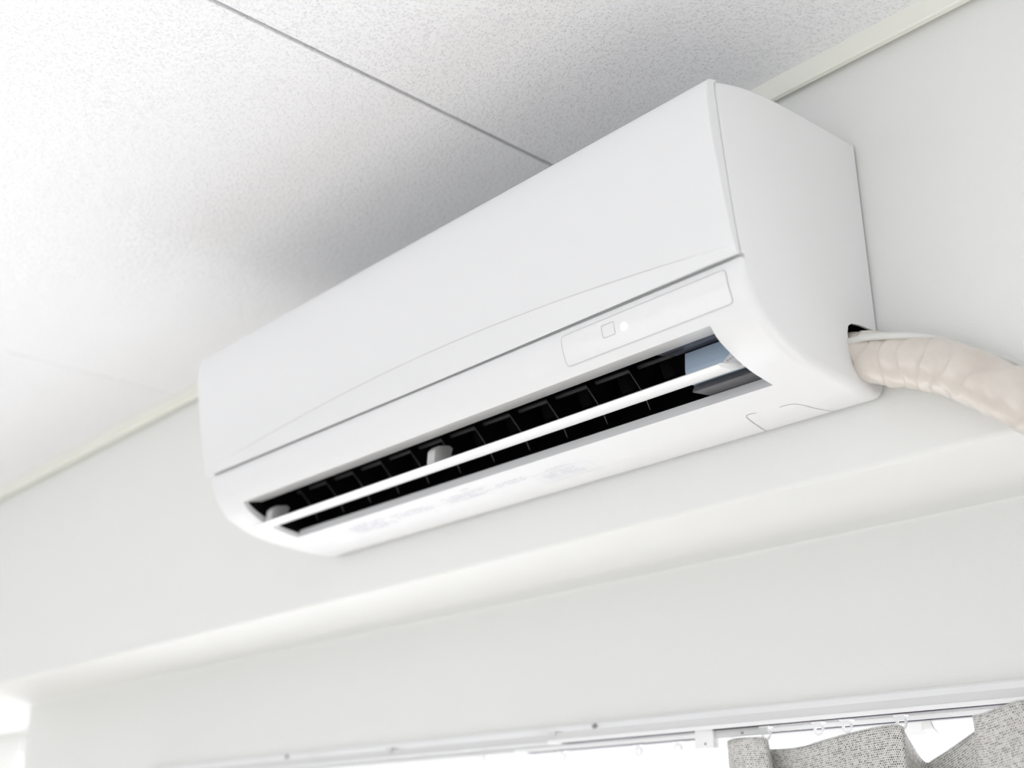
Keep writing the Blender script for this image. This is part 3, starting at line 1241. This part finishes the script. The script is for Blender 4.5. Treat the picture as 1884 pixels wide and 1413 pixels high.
for i, p in enumerate(hp):
    if i:
        q = hp[i - 1]
        s += math.hypot(p.x - q.x, p.y - q.y)
    arcs.append(s)
    col = []
    for d in drops:
        k = min(1, d / 1.2)
        # folds relax a little towards the hem
        y = p.y * (1 - .25 * k) + .118 * .25 * k + .010 * k * math.sin(p.x * 60)
        x = p.x + (0.016 * min(1, d / .06) if -.245 < p.x < -.21 else 0) * .5
        zz = p.z - d if d < .5 else p.z * (1 - k) + k * -.256 - d
        col.append((x, y, zz))
    cols.append(col)
vv = [[bm.verts.new(c) for c in col] for col in cols]
for i in range(len(vv) - 1):
    for j in range(len(drops) - 1):
        f = bm.faces.new((vv[i][j], vv[i + 1][j], vv[i + 1][j + 1], vv[i][j + 1]))
        for lp, (uu, w) in zip(f.loops, ((arcs[i], drops[j]), (arcs[i + 1], drops[j]), (arcs[i + 1], drops[j + 1]), (arcs[i], drops[j + 1]))):
            lp[uvl].uv = (uu, -w)
cur = obj('grey_curtain', bm, M['fabric'], None, 75)
sm = cur.modifiers.new('thickness', 'SOLIDIFY')
sm.thickness = .0016
tag(cur, 'grey woven curtain with deep folds hanging from the front rail', 'curtain')

# ------------------------------------------------------------------ sheer curtain on the rear rail
bm = bmesh.new()
n = 260
xa, xb = -1.60, -.315
vv = []
for i in range(n + 1):
    t = i / n
    x = xa + (xb - xa) * t
    y = YR2 + .004 + .014 * math.sin(x * 70) + .004 * math.sin(x * 163 + 1)
    dip = .0035 * (1 - math.cos((x + .428) * 2 * math.pi / .056)) * .5
    vv.append([bm.verts.new((x, y, -.2575 - dip - d)) for d in (0, .02, .2, .7, 1.4)])
for a, b_ in zip(vv[:-1], vv[1:]):
    for j in range(4):
        bm.faces.new((a[j], b_[j], b_[j + 1], a[j + 1]))
tag(obj('sheer_curtain', bm, M['sheer'], None, 75), 'white translucent sheer curtain hanging from the rear rail', 'curtain')

# ------------------------------------------------------------------ roller blind tube behind the rails
rb = thing('roller_blind', (.60, .205, -.2540), 'white rolled-up blind behind the curtain rails', 'blind')
bm = bmesh.new()
tube(bm, [(-.102, .206, -.2395), (1.30, .206, -.2395)], .0150, 28)
obj('roll', bm, M['runner'], rb, 40)
bm = bmesh.new()
tube(bm, [(-.1120, .206, -.2395), (-.1025, .206, -.2395)], .0160, 28)
obj('end_cap', bm, M['rail'], rb, 40)
bm = bmesh.new()
box(bm, -.1145, -.1122, .196, .2448, -.252, -.2225)
obj('bracket', bm, M['rail'], rb)

# ------------------------------------------------------------------ white drape in the far-left bay
bm = bmesh.new()
vv = []
for i in range(60):
    t = i / 59
    row = []
    for d in (0, .08, .2, .45, .9, 1.6):
        x = -2.74 + .52 * t - (1 - t) * min(.24, d * .75)
        y = .395 + .012 * math.sin(t * 40)
        row.append(bm.verts.new((x, y, ZS - .012 - d)))
    vv.append(row)
for a, b_ in zip(vv[:-1], vv[1:]):
    for j in range(5):
        bm.faces.new((a[j], b_[j], b_[j + 1], a[j + 1]))
tag(obj('bay_drape', bm, M['sheer'], None, 75), 'blurred white drape at the far left edge under the beam', 'curtain')
